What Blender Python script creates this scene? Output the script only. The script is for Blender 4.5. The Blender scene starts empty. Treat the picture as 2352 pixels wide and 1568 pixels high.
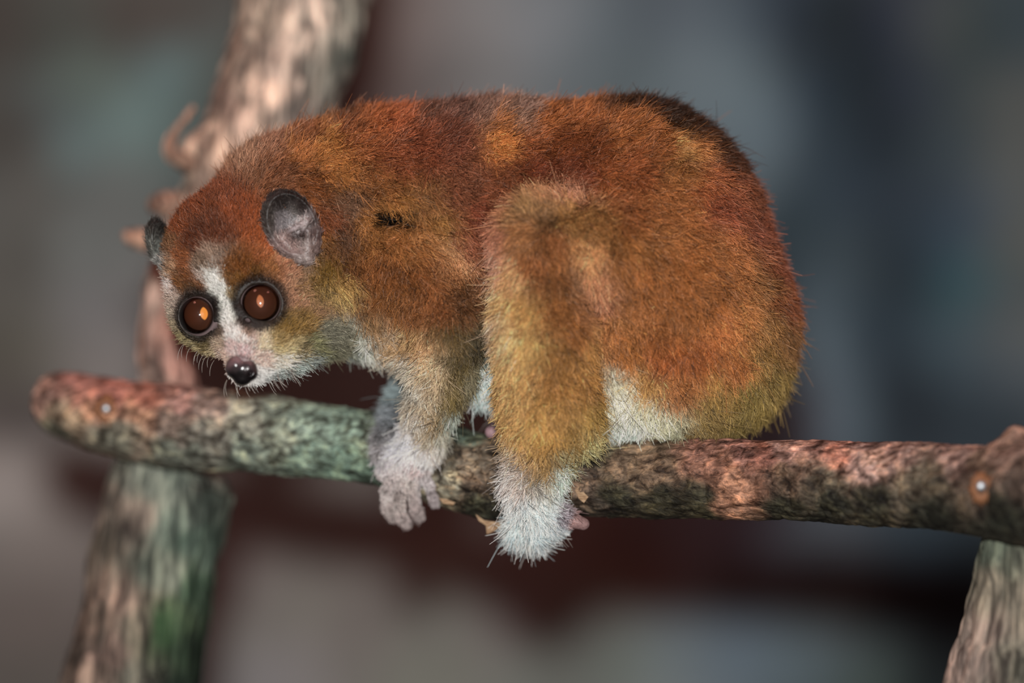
import bpy, math
import numpy as np
from mathutils import Vector, noise as mnoise

# ------------------------------------------------------------------ scale
# Everything is laid out in "px" units (1 px = 0.1786 mm), u to the right, v down, w away from the lens.
S = 0.42 / 2352.0
DIST = 2.30
DPX = DIST / S
RNG = np.random.default_rng(7)

def W(u, v, w):
    """layout units -> metres"""
    return ((u - 1176) * S, w * S, (784 - v) * S)

def pj(u, v, w):
    """measured place (as seen from the camera height) at depth w -> layout units"""
    k = 1 + w / DPX
    return np.array([1176 + (u - 1176) * k, 784 + (v - 784) * k, w])
def seen(V):
    k = 1 + V[:, 2:3] / DPX
    return np.array([1176.0, 784.0]) + (V[:, :2] - np.array([1176.0, 784.0])) / k

# ------------------------------------------------------------------ camera
cam_d = bpy.data.cameras.new('camera')
cam = bpy.data.objects.new('camera', cam_d)
bpy.context.scene.collection.objects.link(cam)
cam.location = (0, -DIST, 0)
cam.rotation_euler = (math.pi / 2, 0, 0)
cam_d.sensor_width = 36
cam_d.lens = 36 * DIST / 0.42
cam_d.clip_start = 0.05
cam_d.clip_end = 50
cam_d.dof.use_dof = True
cam_d.dof.focus_distance = DIST - 170 * S
cam_d.dof.aperture_fstop = 2.2
sc = bpy.context.scene
sc.camera = cam

# ------------------------------------------------------------------ light
world = bpy.data.worlds.new('world')
sc.world = world
world.use_nodes = True
world.node_tree.nodes['Background'].inputs[0].default_value = (0.62, 0.085, 0.065, 1)
world.node_tree.nodes['Background'].inputs[1].default_value = 0.042
sc.view_settings.view_transform = 'Standard'
sc.view_settings.look = 'None'
sc.view_settings.gamma = 1
sc.view_settings.use_curve_mapping = False
sc.view_settings.exposure = 0.0
sc.cycles.max_bounces = 6
sc.cycles.transparent_max_bounces = 12
sc.render.hair_type = 'STRAND'

def area(name, loc, target, size, power, col):
    l = bpy.data.lights.new(name, 'AREA')
    l.shape = 'DISK'
    l.size = size
    l.energy = power
    l.color = col
    o = bpy.data.objects.new(name, l)
    sc.collection.objects.link(o)
    o.location = loc
    o.rotation_euler = (Vector(target) - Vector(loc)).to_track_quat('-Z', 'Y').to_euler()
    return o

# the flash on top of the camera
area('camera_flash', (-0.02, -DIST - 0.02, 0.145), (0.0, 0.0, 0.0), 0.06, 40, (1.0, 0.98, 0.95))
# the red lamps of the night house, above and to the left
area('red_lamp', (-0.55, -0.25, 1.1), (-0.05, 0.0, 0.0), 0.25, 1.5, (1.0, 0.36, 0.28))
area('red_lamp', (0.6, -0.3, 1.1), (0.2, 0.0, -0.05), 0.25, 1.3, (1.0, 0.36, 0.30))
# weak cold lamp lower in front (visitor side)
area('visitor_lamp', (0.45, -2.2, -0.3), (0.0, 0.0, 0.0), 0.035, 0.9, (0.75, 0.95, 1.0))
area('visitor_lamp', (-0.35, -2.0, 0.55), (0.0, 0.0, 0.0), 0.03, 0.8, (1.0, 0.85, 0.8))

# ------------------------------------------------------------------ helpers
def link(o, parent=None):
    sc.collection.objects.link(o)
    if parent is not None:
        o.parent = parent
    return o

def mesh_obj(name, verts, faces, mat, parent=None, smooth=True, attrs=None):
    me = bpy.data.meshes.new(name)
    verts = np.asarray(verts, dtype=np.float32)
    if isinstance(faces, np.ndarray):
        n, k = faces.shape
        me.vertices.add(len(verts))
        me.vertices.foreach_set('co', verts.ravel())
        me.loops.add(n * k)
        me.loops.foreach_set('vertex_index', faces.ravel().astype(np.int32))
        me.polygons.add(n)
        me.polygons.foreach_set('loop_start', (np.arange(n) * k).astype(np.int32))
        me.update(calc_edges=True)
        me.validate()
    else:
        me.from_pydata([tuple(v) for v in verts.tolist()], [], faces)
        me.update()
    if smooth:
        me.polygons.foreach_set('use_smooth', np.ones(len(me.polygons), dtype=bool))
    for an, data in (attrs or {}).items():
        a = me.attributes.new(an, 'FLOAT_COLOR', 'POINT')
        d = np.ones((len(verts), 4), dtype=np.float32)
        d[:, :3] = data
        a.data.foreach_set('color', d.ravel())
    me.materials.append(mat)
    return link(bpy.data.objects.new(name, me), parent)

def empty(name, loc, label=None, cat=None):
    o = bpy.data.objects.new(name, None)
    o.location = loc
    o.empty_display_size = 0.02
    sc.collection.objects.link(o)
    if label:
        o['label'] = label
        o['category'] = cat
    return o

def keep(child, root):
    """parent while keeping world placement (roots are only translated)"""
    child.parent = root
    child.matrix_parent_inverse.identity()
    child.location = Vector(child.location) - Vector(root.location)
    return child

def lin(c):
    c = np.asarray(c, dtype=np.float64) / 255.0
    return np.where(c <= 0.04045, c / 12.92, ((c + 0.055) / 1.055) ** 2.4)

def sat(c, k):
    g = c @ np.array([0.3, 0.59, 0.11])
    return c * k + g[:, None] * (1 - k)

def vnoise(p, scale, seed):
    """3-d value noise in numpy, p (N,3), range -1..1"""
    r = np.random.default_rng(seed)
    T = r.random((32, 32, 32)).astype(np.float32)
    q = p / scale + 1000.0
    i = np.floor(q).astype(np.int64)
    f = (q - i).astype(np.float32)
    f = f * f * (3 - 2 * f)
    i0 = i % 32
    i1 = (i + 1) % 32
    def g(a, b, c):
        return T[a, b, c]
    x0, y0, z0 = i0.T
    x1, y1, z1 = i1.T
    fx, fy, fz = f.T
    v = ((g(x0, y0, z0) * (1 - fx) + g(x1, y0, z0) * fx) * (1 - fy) + (g(x0, y1, z0) * (1 - fx) + g(x1, y1, z0) * fx) * fy) * (1 - fz) + \
        ((g(x0, y0, z1) * (1 - fx) + g(x1, y0, z1) * fx) * (1 - fy) + (g(x0, y1, z1) * (1 - fx) + g(x1, y1, z1) * fx) * fy) * fz
    return v * 2 - 1

class NT:
    def __init__(self, name):
        self.m = bpy.data.materials.new(name)
        self.m.use_nodes = True
        self.t = self.m.node_tree
        self.t.nodes.clear()
        self.out = self.t.nodes.new('ShaderNodeOutputMaterial')
    def n(self, typ, **kw):
        nd = self.t.nodes.new('ShaderNode' + typ)
        for k, v in kw.items():
            if k in nd.inputs.keys():
                self.set(nd, k, v)
            else:
                setattr(nd, k, v)
        return nd
    def set(self, nd, k, v):
        if hasattr(v, 'is_output') or isinstance(v, bpy.types.NodeSocket):
            self.t.links.new(v, nd.inputs[k])
        else:
            nd.inputs[k].default_value = v
    def noise(self, vec, scale, detail=4, rough=0.55, dist=0.0):
        nd = self.n('TexNoise', Scale=scale, Detail=detail, Roughness=rough, Distortion=dist)
        self.t.links.new(vec, nd.inputs['Vector'])
        return nd.outputs['Fac']
    def ramp(self, fac, stops, interp='LINEAR'):
        nd = self.n('ValToRGB')
        self.t.links.new(fac, nd.inputs['Fac'])
        cr = nd.color_ramp
        cr.interpolation = interp
        while len(cr.elements) > 1:
            cr.elements.remove(cr.elements[-1])
        cr.elements[0].position = stops[0][0]
        cr.elements[0].color = stops[0][1] if len(stops[0][1]) == 4 else (*stops[0][1], 1)
        for p, c in stops[1:]:
            e = cr.elements.new(p)
            e.color = c if len(c) == 4 else (*c, 1)
        return nd.outputs['Color']
    def mix(self, fac, a, b, mode='MIX'):
        nd = self.n('MixRGB', blend_type=mode)
        for k, v in (('Fac', fac), ('Color1', a), ('Color2', b)):
            if isinstance(v, tuple) and len(v) == 3:
                v = (*v, 1)
            self.set(nd, k, v)
        return nd.outputs['Color']
    def math(self, op, a, b=0.0, clamp=False):
        nd = self.n('Math', operation=op, use_clamp=clamp)
        self.set(nd, 0, a) if not isinstance(a, bpy.types.NodeSocket) else self.t.links.new(a, nd.inputs[0])
        self.set(nd, 1, b) if not isinstance(b, bpy.types.NodeSocket) else self.t.links.new(b, nd.inputs[1])
        return nd.outputs[0]
    def attr(self, name):
        return self.n('Attribute', attribute_name=name).outputs['Color']
    def coords(self, scale=(1, 1, 1)):
        tc = self.n('TexCoord').outputs['Object']
        mp = self.n('Mapping')
        self.t.links.new(tc, mp.inputs['Vector'])
        mp.inputs['Scale'].default_value = scale
        return mp.outputs['Vector']
    def principled(self, color, rough=0.7, spec=0.3, bump=None, bump_s=0.5, bump_d=0.002, **kw):
        p = self.n('BsdfPrincipled')
        if isinstance(color, tuple) and len(color) == 3:
            color = (*color, 1)
        self.set(p, 'Base Color', color)
        self.set(p, 'Roughness', rough)
        self.set(p, 'Specular IOR Level', spec)
        for k, v in kw.items():
            self.set(p, k.replace('_', ' '), v)
        if bump is not None:
            b = self.n('Bump', Strength=bump_s, Distance=bump_d)
            self.t.links.new(bump, b.inputs['Height'])
            self.t.links.new(b.outputs['Normal'], p.inputs['Normal'])
        self.t.links.new(p.outputs[0], self.out.inputs['Surface'])
        return p

# ------------------------------------------------------------------ signed distance modelling
class Field:
    def __init__(self, lo, hi, cell):
        self.lo = np.array(lo, dtype=np.float32)
        self.cell = float(cell)
        self.n = np.ceil((np.array(hi) - np.array(lo)) / cell).astype(int) + 1
        self.f = np.full(self.n, 1e3, dtype=np.float32)
    def _box(self, lo, hi):
        a = np.clip(np.floor((np.array(lo) - self.lo) / self.cell).astype(int), 0, self.n)
        b = np.clip(np.ceil((np.array(hi) - self.lo) / self.cell).astype(int) + 1, 0, self.n)
        sl = tuple(slice(x, y) for x, y in zip(a, b))
        ax = [self.lo[i] + self.cell * np.arange(a[i], b[i], dtype=np.float32) for i in range(3)]
        return sl, ax
    def apply(self, prim, k, mode='add'):
        lo, hi = prim.bounds()
        m = (k + 4 * self.cell + 12) * (1.8 if isinstance(prim, Ell) else 1.0)
        sl, ax = self._box(lo - m, hi + m)
        if min(len(a) for a in ax) == 0:
            return
        d = prim.dist(ax[0][:, None, None], ax[1][None, :, None], ax[2][None, None, :]).astype(np.float32)
        a = self.f[sl]
        if mode == 'add':
            h = np.maximum(k - np.abs(a - d), 0) / k
            self.f[sl] = np.minimum(a, d) - h * h * k * 0.25
        else:
            d = -d
            h = np.maximum(k - np.abs(a - d), 0) / k
            self.f[sl] = np.maximum(a, d) + h * h * k * 0.25
    def sample(self, p):
        q = (p - self.lo) / self.cell
        q = np.clip(q, 0, self.n - 1.001)
        i = np.floor(q).astype(np.int32)
        f = q - i
        F = self.f
        x, y, z = i.T
        fx, fy, fz = f.T
        c = lambda a, b, e: F[x + a, y + b, z + e]
        return ((c(0,0,0)*(1-fx)+c(1,0,0)*fx)*(1-fy)+(c(0,1,0)*(1-fx)+c(1,1,0)*fx)*fy)*(1-fz) + \
               ((c(0,0,1)*(1-fx)+c(1,0,1)*fx)*(1-fy)+(c(0,1,1)*(1-fx)+c(1,1,1)*fx)*fy)*fz
    def normal(self, p, h=None):
        h = h or self.cell
        g = np.stack([self.sample(p + e) - self.sample(p - e) for e in np.eye(3) * h], axis=1)
        return g / np.maximum(np.linalg.norm(g, axis=1, keepdims=True), 1e-6)
    def mesh(self):
        F = self.f
        ins = F < 0
        n = self.n
        c = [ins[a:n[0]-1+a, b:n[1]-1+b, e:n[2]-1+e] for a in (0,1) for b in (0,1) for e in (0,1)]
        anyi = c[0].copy(); alli = c[0].copy()
        for q in c[1:]:
            anyi |= q; alli &= q
        act = anyi & ~alli
        idx = np.argwhere(act)
        vid = np.full(act.shape, -1, dtype=np.int32)
        vid[tuple(idx.T)] = np.arange(len(idx))
        corner = [(a, b, e) for a in (0,1) for b in (0,1) for e in (0,1)]
        vals = np.stack([F[tuple((idx + np.array(o)).T)] for o in corner], axis=1)
        acc = np.zeros((len(idx), 3)); cnt = np.zeros(len(idx))
        for i in range(8):
            for j in range(i + 1, 8):
                oi, oj = np.array(corner[i]), np.array(corner[j])
                if np.abs(oi - oj).sum() != 1:
                    continue
                va, vb = vals[:, i], vals[:, j]
                x = (va < 0) != (vb < 0)
                t = np.where(x, va / np.where(x, va - vb, 1), 0)
                acc += np.where(x[:, None], oi + (oj - oi) * t[:, None], 0)
                cnt += x
        V = self.lo + self.cell * (idx + acc / cnt[:, None])
        faces = []
        for ax in range(3):
            a1, a2 = [(1, 2), (2, 0), (0, 1)][ax]
            s0 = [slice(1, n[k] - 1) for k in range(3)]
            s0[ax] = slice(0, n[ax] - 1)
            s1 = list(s0); s1[ax] = slice(1, n[ax])
            A = ins[tuple(s0)]; B = ins[tuple(s1)]
            for flag, sel in ((True, A & ~B), (False, ~A & B)):
                e = np.argwhere(sel)
                if not len(e):
                    continue
                off = np.ones(3, dtype=int); off[ax] = 0
                e = e + off
                d1 = np.zeros(3, dtype=int); d1[a1] = 1
                d2 = np.zeros(3, dtype=int); d2[a2] = 1
                q = [vid[tuple((e - o).T)] for o in (d1 + d2, d2, 0 * d1, d1)]
                Q = np.stack(q, axis=1)
                if not flag:
                    Q = Q[:, ::-1]
                faces.append(Q)
        Fc = np.concatenate(faces)
        Fc = Fc[(Fc >= 0).all(axis=1)]
        # u,v,w -> metres mirrors one axis twice (v down, w back): handedness u,w,-v == right-handed swap
        return V, Fc

class Cone:
    def __init__(s, a, b, ra, rb):
        s.a, s.b, s.ra, s.rb = pj(*a), pj(*b), ra, rb
    def bounds(s):
        r = max(s.ra, s.rb)
        return np.minimum(s.a, s.b) - r, np.maximum(s.a, s.b) + r
    def dist(s, x, y, z):
        d = s.b - s.a
        L = float(d @ d)
        px, py, pz = x - s.a[0], y - s.a[1], z - s.a[2]
        t = np.clip((px * d[0] + py * d[1] + pz * d[2]) / L, 0, 1)
        return np.sqrt((px - t * d[0]) ** 2 + (py - t * d[1]) ** 2 + (pz - t * d[2]) ** 2) - (s.ra + (s.rb - s.ra) * t)

class Ell:
    def __init__(s, c, r, rot=0.0, yaw=0.0):
        """rot: turn in the u-v plane (clockwise on screen), yaw: turn in the u-w plane"""
        s.c, s.r = pj(*c), np.array(r, float)
        ca, sa = math.cos(math.radians(rot)), math.sin(math.radians(rot))
        cb, sb = math.cos(math.radians(yaw)), math.sin(math.radians(yaw))
        R1 = np.array([[ca, -sa, 0], [sa, ca, 0], [0, 0, 1]])
        R2 = np.array([[cb, 0, -sb], [0, 1, 0], [sb, 0, cb]])
        s.R = R2 @ R1
    def bounds(s):
        m = max(s.r)
        return s.c - m, s.c + m
    def dist(s, x, y, z):
        px, py, pz = x - s.c[0], y - s.c[1], z - s.c[2]
        q = [(px * s.R[0, i] + py * s.R[1, i] + pz * s.R[2, i]) for i in range(3)]
        k0 = np.sqrt(sum((q[i] / s.r[i]) ** 2 for i in range(3)))
        k1 = np.sqrt(sum((q[i] / s.r[i] ** 2) ** 2 for i in range(3)))
        return k0 * (k0 - 1) / np.maximum(k1, 1e-9)

class Ring:
    def __init__(s, c, axis, R, r):
        s.c = pj(*c); a = np.array(axis, float); s.a = a / np.linalg.norm(a); s.R = R; s.r = r
    def bounds(s):
        m = s.R + s.r
        return s.c - m, s.c + m
    def dist(s, x, y, z):
        px, py, pz = x - s.c[0], y - s.c[1], z - s.c[2]
        h = px * s.a[0] + py * s.a[1] + pz * s.a[2]
        q = np.sqrt(np.maximum(px ** 2 + py ** 2 + pz ** 2 - h ** 2, 0)) - s.R
        return np.sqrt(q * q + h * h) - s.r

# body description: (region, blend, primitive)
EYES = [  # centre, gaze, radius
    (np.array([462., 724., -196.]), np.array([-0.20, 0.06, -0.97]), 50.0),
    (np.array([598., 699., -218.]), np.array([-0.02, 0.00, -1.0]), 52.0)]
P = []
def add(reg, k, prim): P.append((reg, k, prim))
def chain(reg, k, pts):
    for a, b in zip(pts[:-1], pts[1:]):
        add(reg, k, Cone(a[:3], b[:3], a[3], b[3]))
# torso
add('torso', 60, Ell((1452, 616, 0), (300, 370, 262)))
add('torso', 60, Ell((1560, 745, 0), (250, 238, 232)))
add('torso', 50, Ell((1600, 850, 0), (183, 133, 185)))
add('torso', 90, Ell((1150, 484, 0), (330, 236, 212)))
add('torso', 80, Ell((935, 510, 0), (220, 228, 188)))
add('torso', 60, Cone((830, 446, -5), (668, 490, -40), 168, 160))
add('torso', 60, Cone((810, 620, -5), (680, 640, -60), 150, 138))
add('torso', 60, Ell((885, 655, 0), (160, 150, 150)))
add('torso', 70, Cone((960, 650, 0), (1350, 765, 0), 140, 205))
add('torso', 50, Ell((1150, 800, 10), (105, 112, 110)))
# head
add('head', 40, Ell((560, 600, -85), (176, 178, 165)))
add('head', 40, Ell((565, 712, -130), (168, 108, 118)))
add('head', 40, Cone((610, 785, -190), (715, 715, -70), 74, 105))
add('head', 40, Cone((556, 752, -205), (560, 832, -262), 60, 36))
add('head', 22, Cone((588, 838, -236), (560, 848, -250), 36, 28))
# far fore limb
chain('fore_far', 25, [(930, 640, 100, 95), (985, 810, 145, 60), (955, 890, 140, 44), (915, 955, 110, 32), (902, 1000, 62, 30)])
for f in ([(890, 985, 60, 17), (873, 1012, 36, 14), (872, 1040, 26, 12), (880, 1062, 26, 10)],
          [(905, 1000, 50, 17), (892, 1035, 28, 14), (892, 1070, 30, 12)],
          [(915, 1010, 45, 16), (912, 1050, 28, 13), (910, 1085, 34, 12)]):
    chain('fore_far', 8, f)
# near fore limb
chain('fore', 28, [(930, 590, -115, 108), (1042, 745, -165, 72), (1015, 860, -120, 57), (992, 930, -70, 45), (970, 1005, -8, 33), (948, 1060, 6, 34)])
add('fore', 24, Cone((905, 735, -50), (978, 855, -90), 58, 38))
add('fore', 14, Ell((940, 1068, 10), (44, 42, 24)))
for f in ([(910, 1082, 16, 15), (887, 1130, 26, 11), (890, 1166, 50, 11), (903, 1190, 84, 9)],
          [(930, 1088, 4, 15), (917, 1146, 8, 11), (920, 1184, 40, 11), (934, 1204, 84, 9)],
          [(950, 1088, 12, 15), (951, 1140, 26, 11), (956, 1172, 56, 11), (964, 1188, 94, 9)],
          [(964, 1078, 8, 15), (986, 1114, 12, 11), (996, 1140, 38, 10), (1000, 1154, 76, 9)],
          [(915, 1050, 12, 16), (890, 1068, 20, 13), (878, 1090, 34, 11)]):
    chain('fore', 4, f)
# near hind limb
chain('hind', 26, [(1500, 640, -120, 185), (1400, 590, -190, 130), (1238, 548, -236, 94), (1248, 760, -236, 104), (1262, 925, -196, 100), (1238, 1045, -130, 62), (1220, 1110, -104, 46), (1228, 1165, -100, 40)])
add('hind', 30, Cone((1262, 925, -196), (1328, 990, -150), 90, 48))
for f in ([(1212, 1170, -104, 24), (1200, 1205, -82, 17), (1200, 1222, -40, 15), (1205, 1222, 0, 12)],
          [(1232, 1178, -106, 24), (1234, 1212, -82, 17), (1236, 1226, -40, 15), (1240, 1226, 2, 12)],
          [(1252, 1176, -104, 24), (1266, 1206, -80, 17), (1272, 1218, -42, 15), (1276, 1218, 0, 12)],
          [(1258, 1172, -100, 22), (1284, 1194, -88, 16), (1296, 1208, -62, 14), (1300, 1212, -30, 13)]):
    chain('hind', 8, f)
chain('toe', 8, [(1262, 1160, -102, 22), (1300, 1186, -104, 19), (1320, 1196, -106, 16), (1340, 1203, -104, 14.5)])
# far hind limb
chain('hind_far', 26, [(1450, 650, 120, 170), (1250, 600, 215, 90), (1250, 780, 205, 80), (1235, 900, 175, 58), (1195, 962, 125, 34), (1172, 985, 70, 26)])
for f in ([(1170, 985, 60, 20), (1150, 975, 24, 17), (1128, 992, -8, 15)],
          [(1178, 990, 50, 20), (1170, 1005, -2, 15), (1168, 1035, -32, 13)]):
    chain('toe_far', 8, f)

body = Field((320, 190, -400), (1860, 1262, 330), 4.0)
for reg, k, prim in P:
    if reg == 'head' and not globals().get('swollen'):
        body.f -= 9; swollen = True
    body.apply(prim, k)
for c, g, r in EYES:
    body.apply(Ell(c, (r + 1, r + 1, r + 1)), 6, 'sub')
for c, g, r in EYES:
    gg = g / np.linalg.norm(g)
    body.apply(Ring(c + gg * 17, gg, r - 1.0, 5.0), 14)
for q in ((570, 736, -240), (499, 748, -222)):
    body.apply(Ell(q, (15, 10, 26), 35 if q[0] > 540 else -60), 5, 'sub')
# small dimple at the base of the near ear, and mouth line
def front_w(u, v):
    ww = np.arange(-395, 100, 2.0)
    d = body.sample(np.stack([pj(u, v, x) for x in ww]))
    return ww[np.argmax(d < 0)]
BV, BF = body.mesh()
REG = ['torso', 'head', 'fore', 'fore_far', 'hind', 'hind_far', 'toe', 'toe_far']
def regions(V):
    D = np.full((len(REG), len(V)), 1e4)
    for reg, k, prim in P:
        i = REG.index(reg)
        D[i] = np.minimum(D[i], prim.dist(V[:, 0], V[:, 1], V[:, 2]))
    return D

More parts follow.
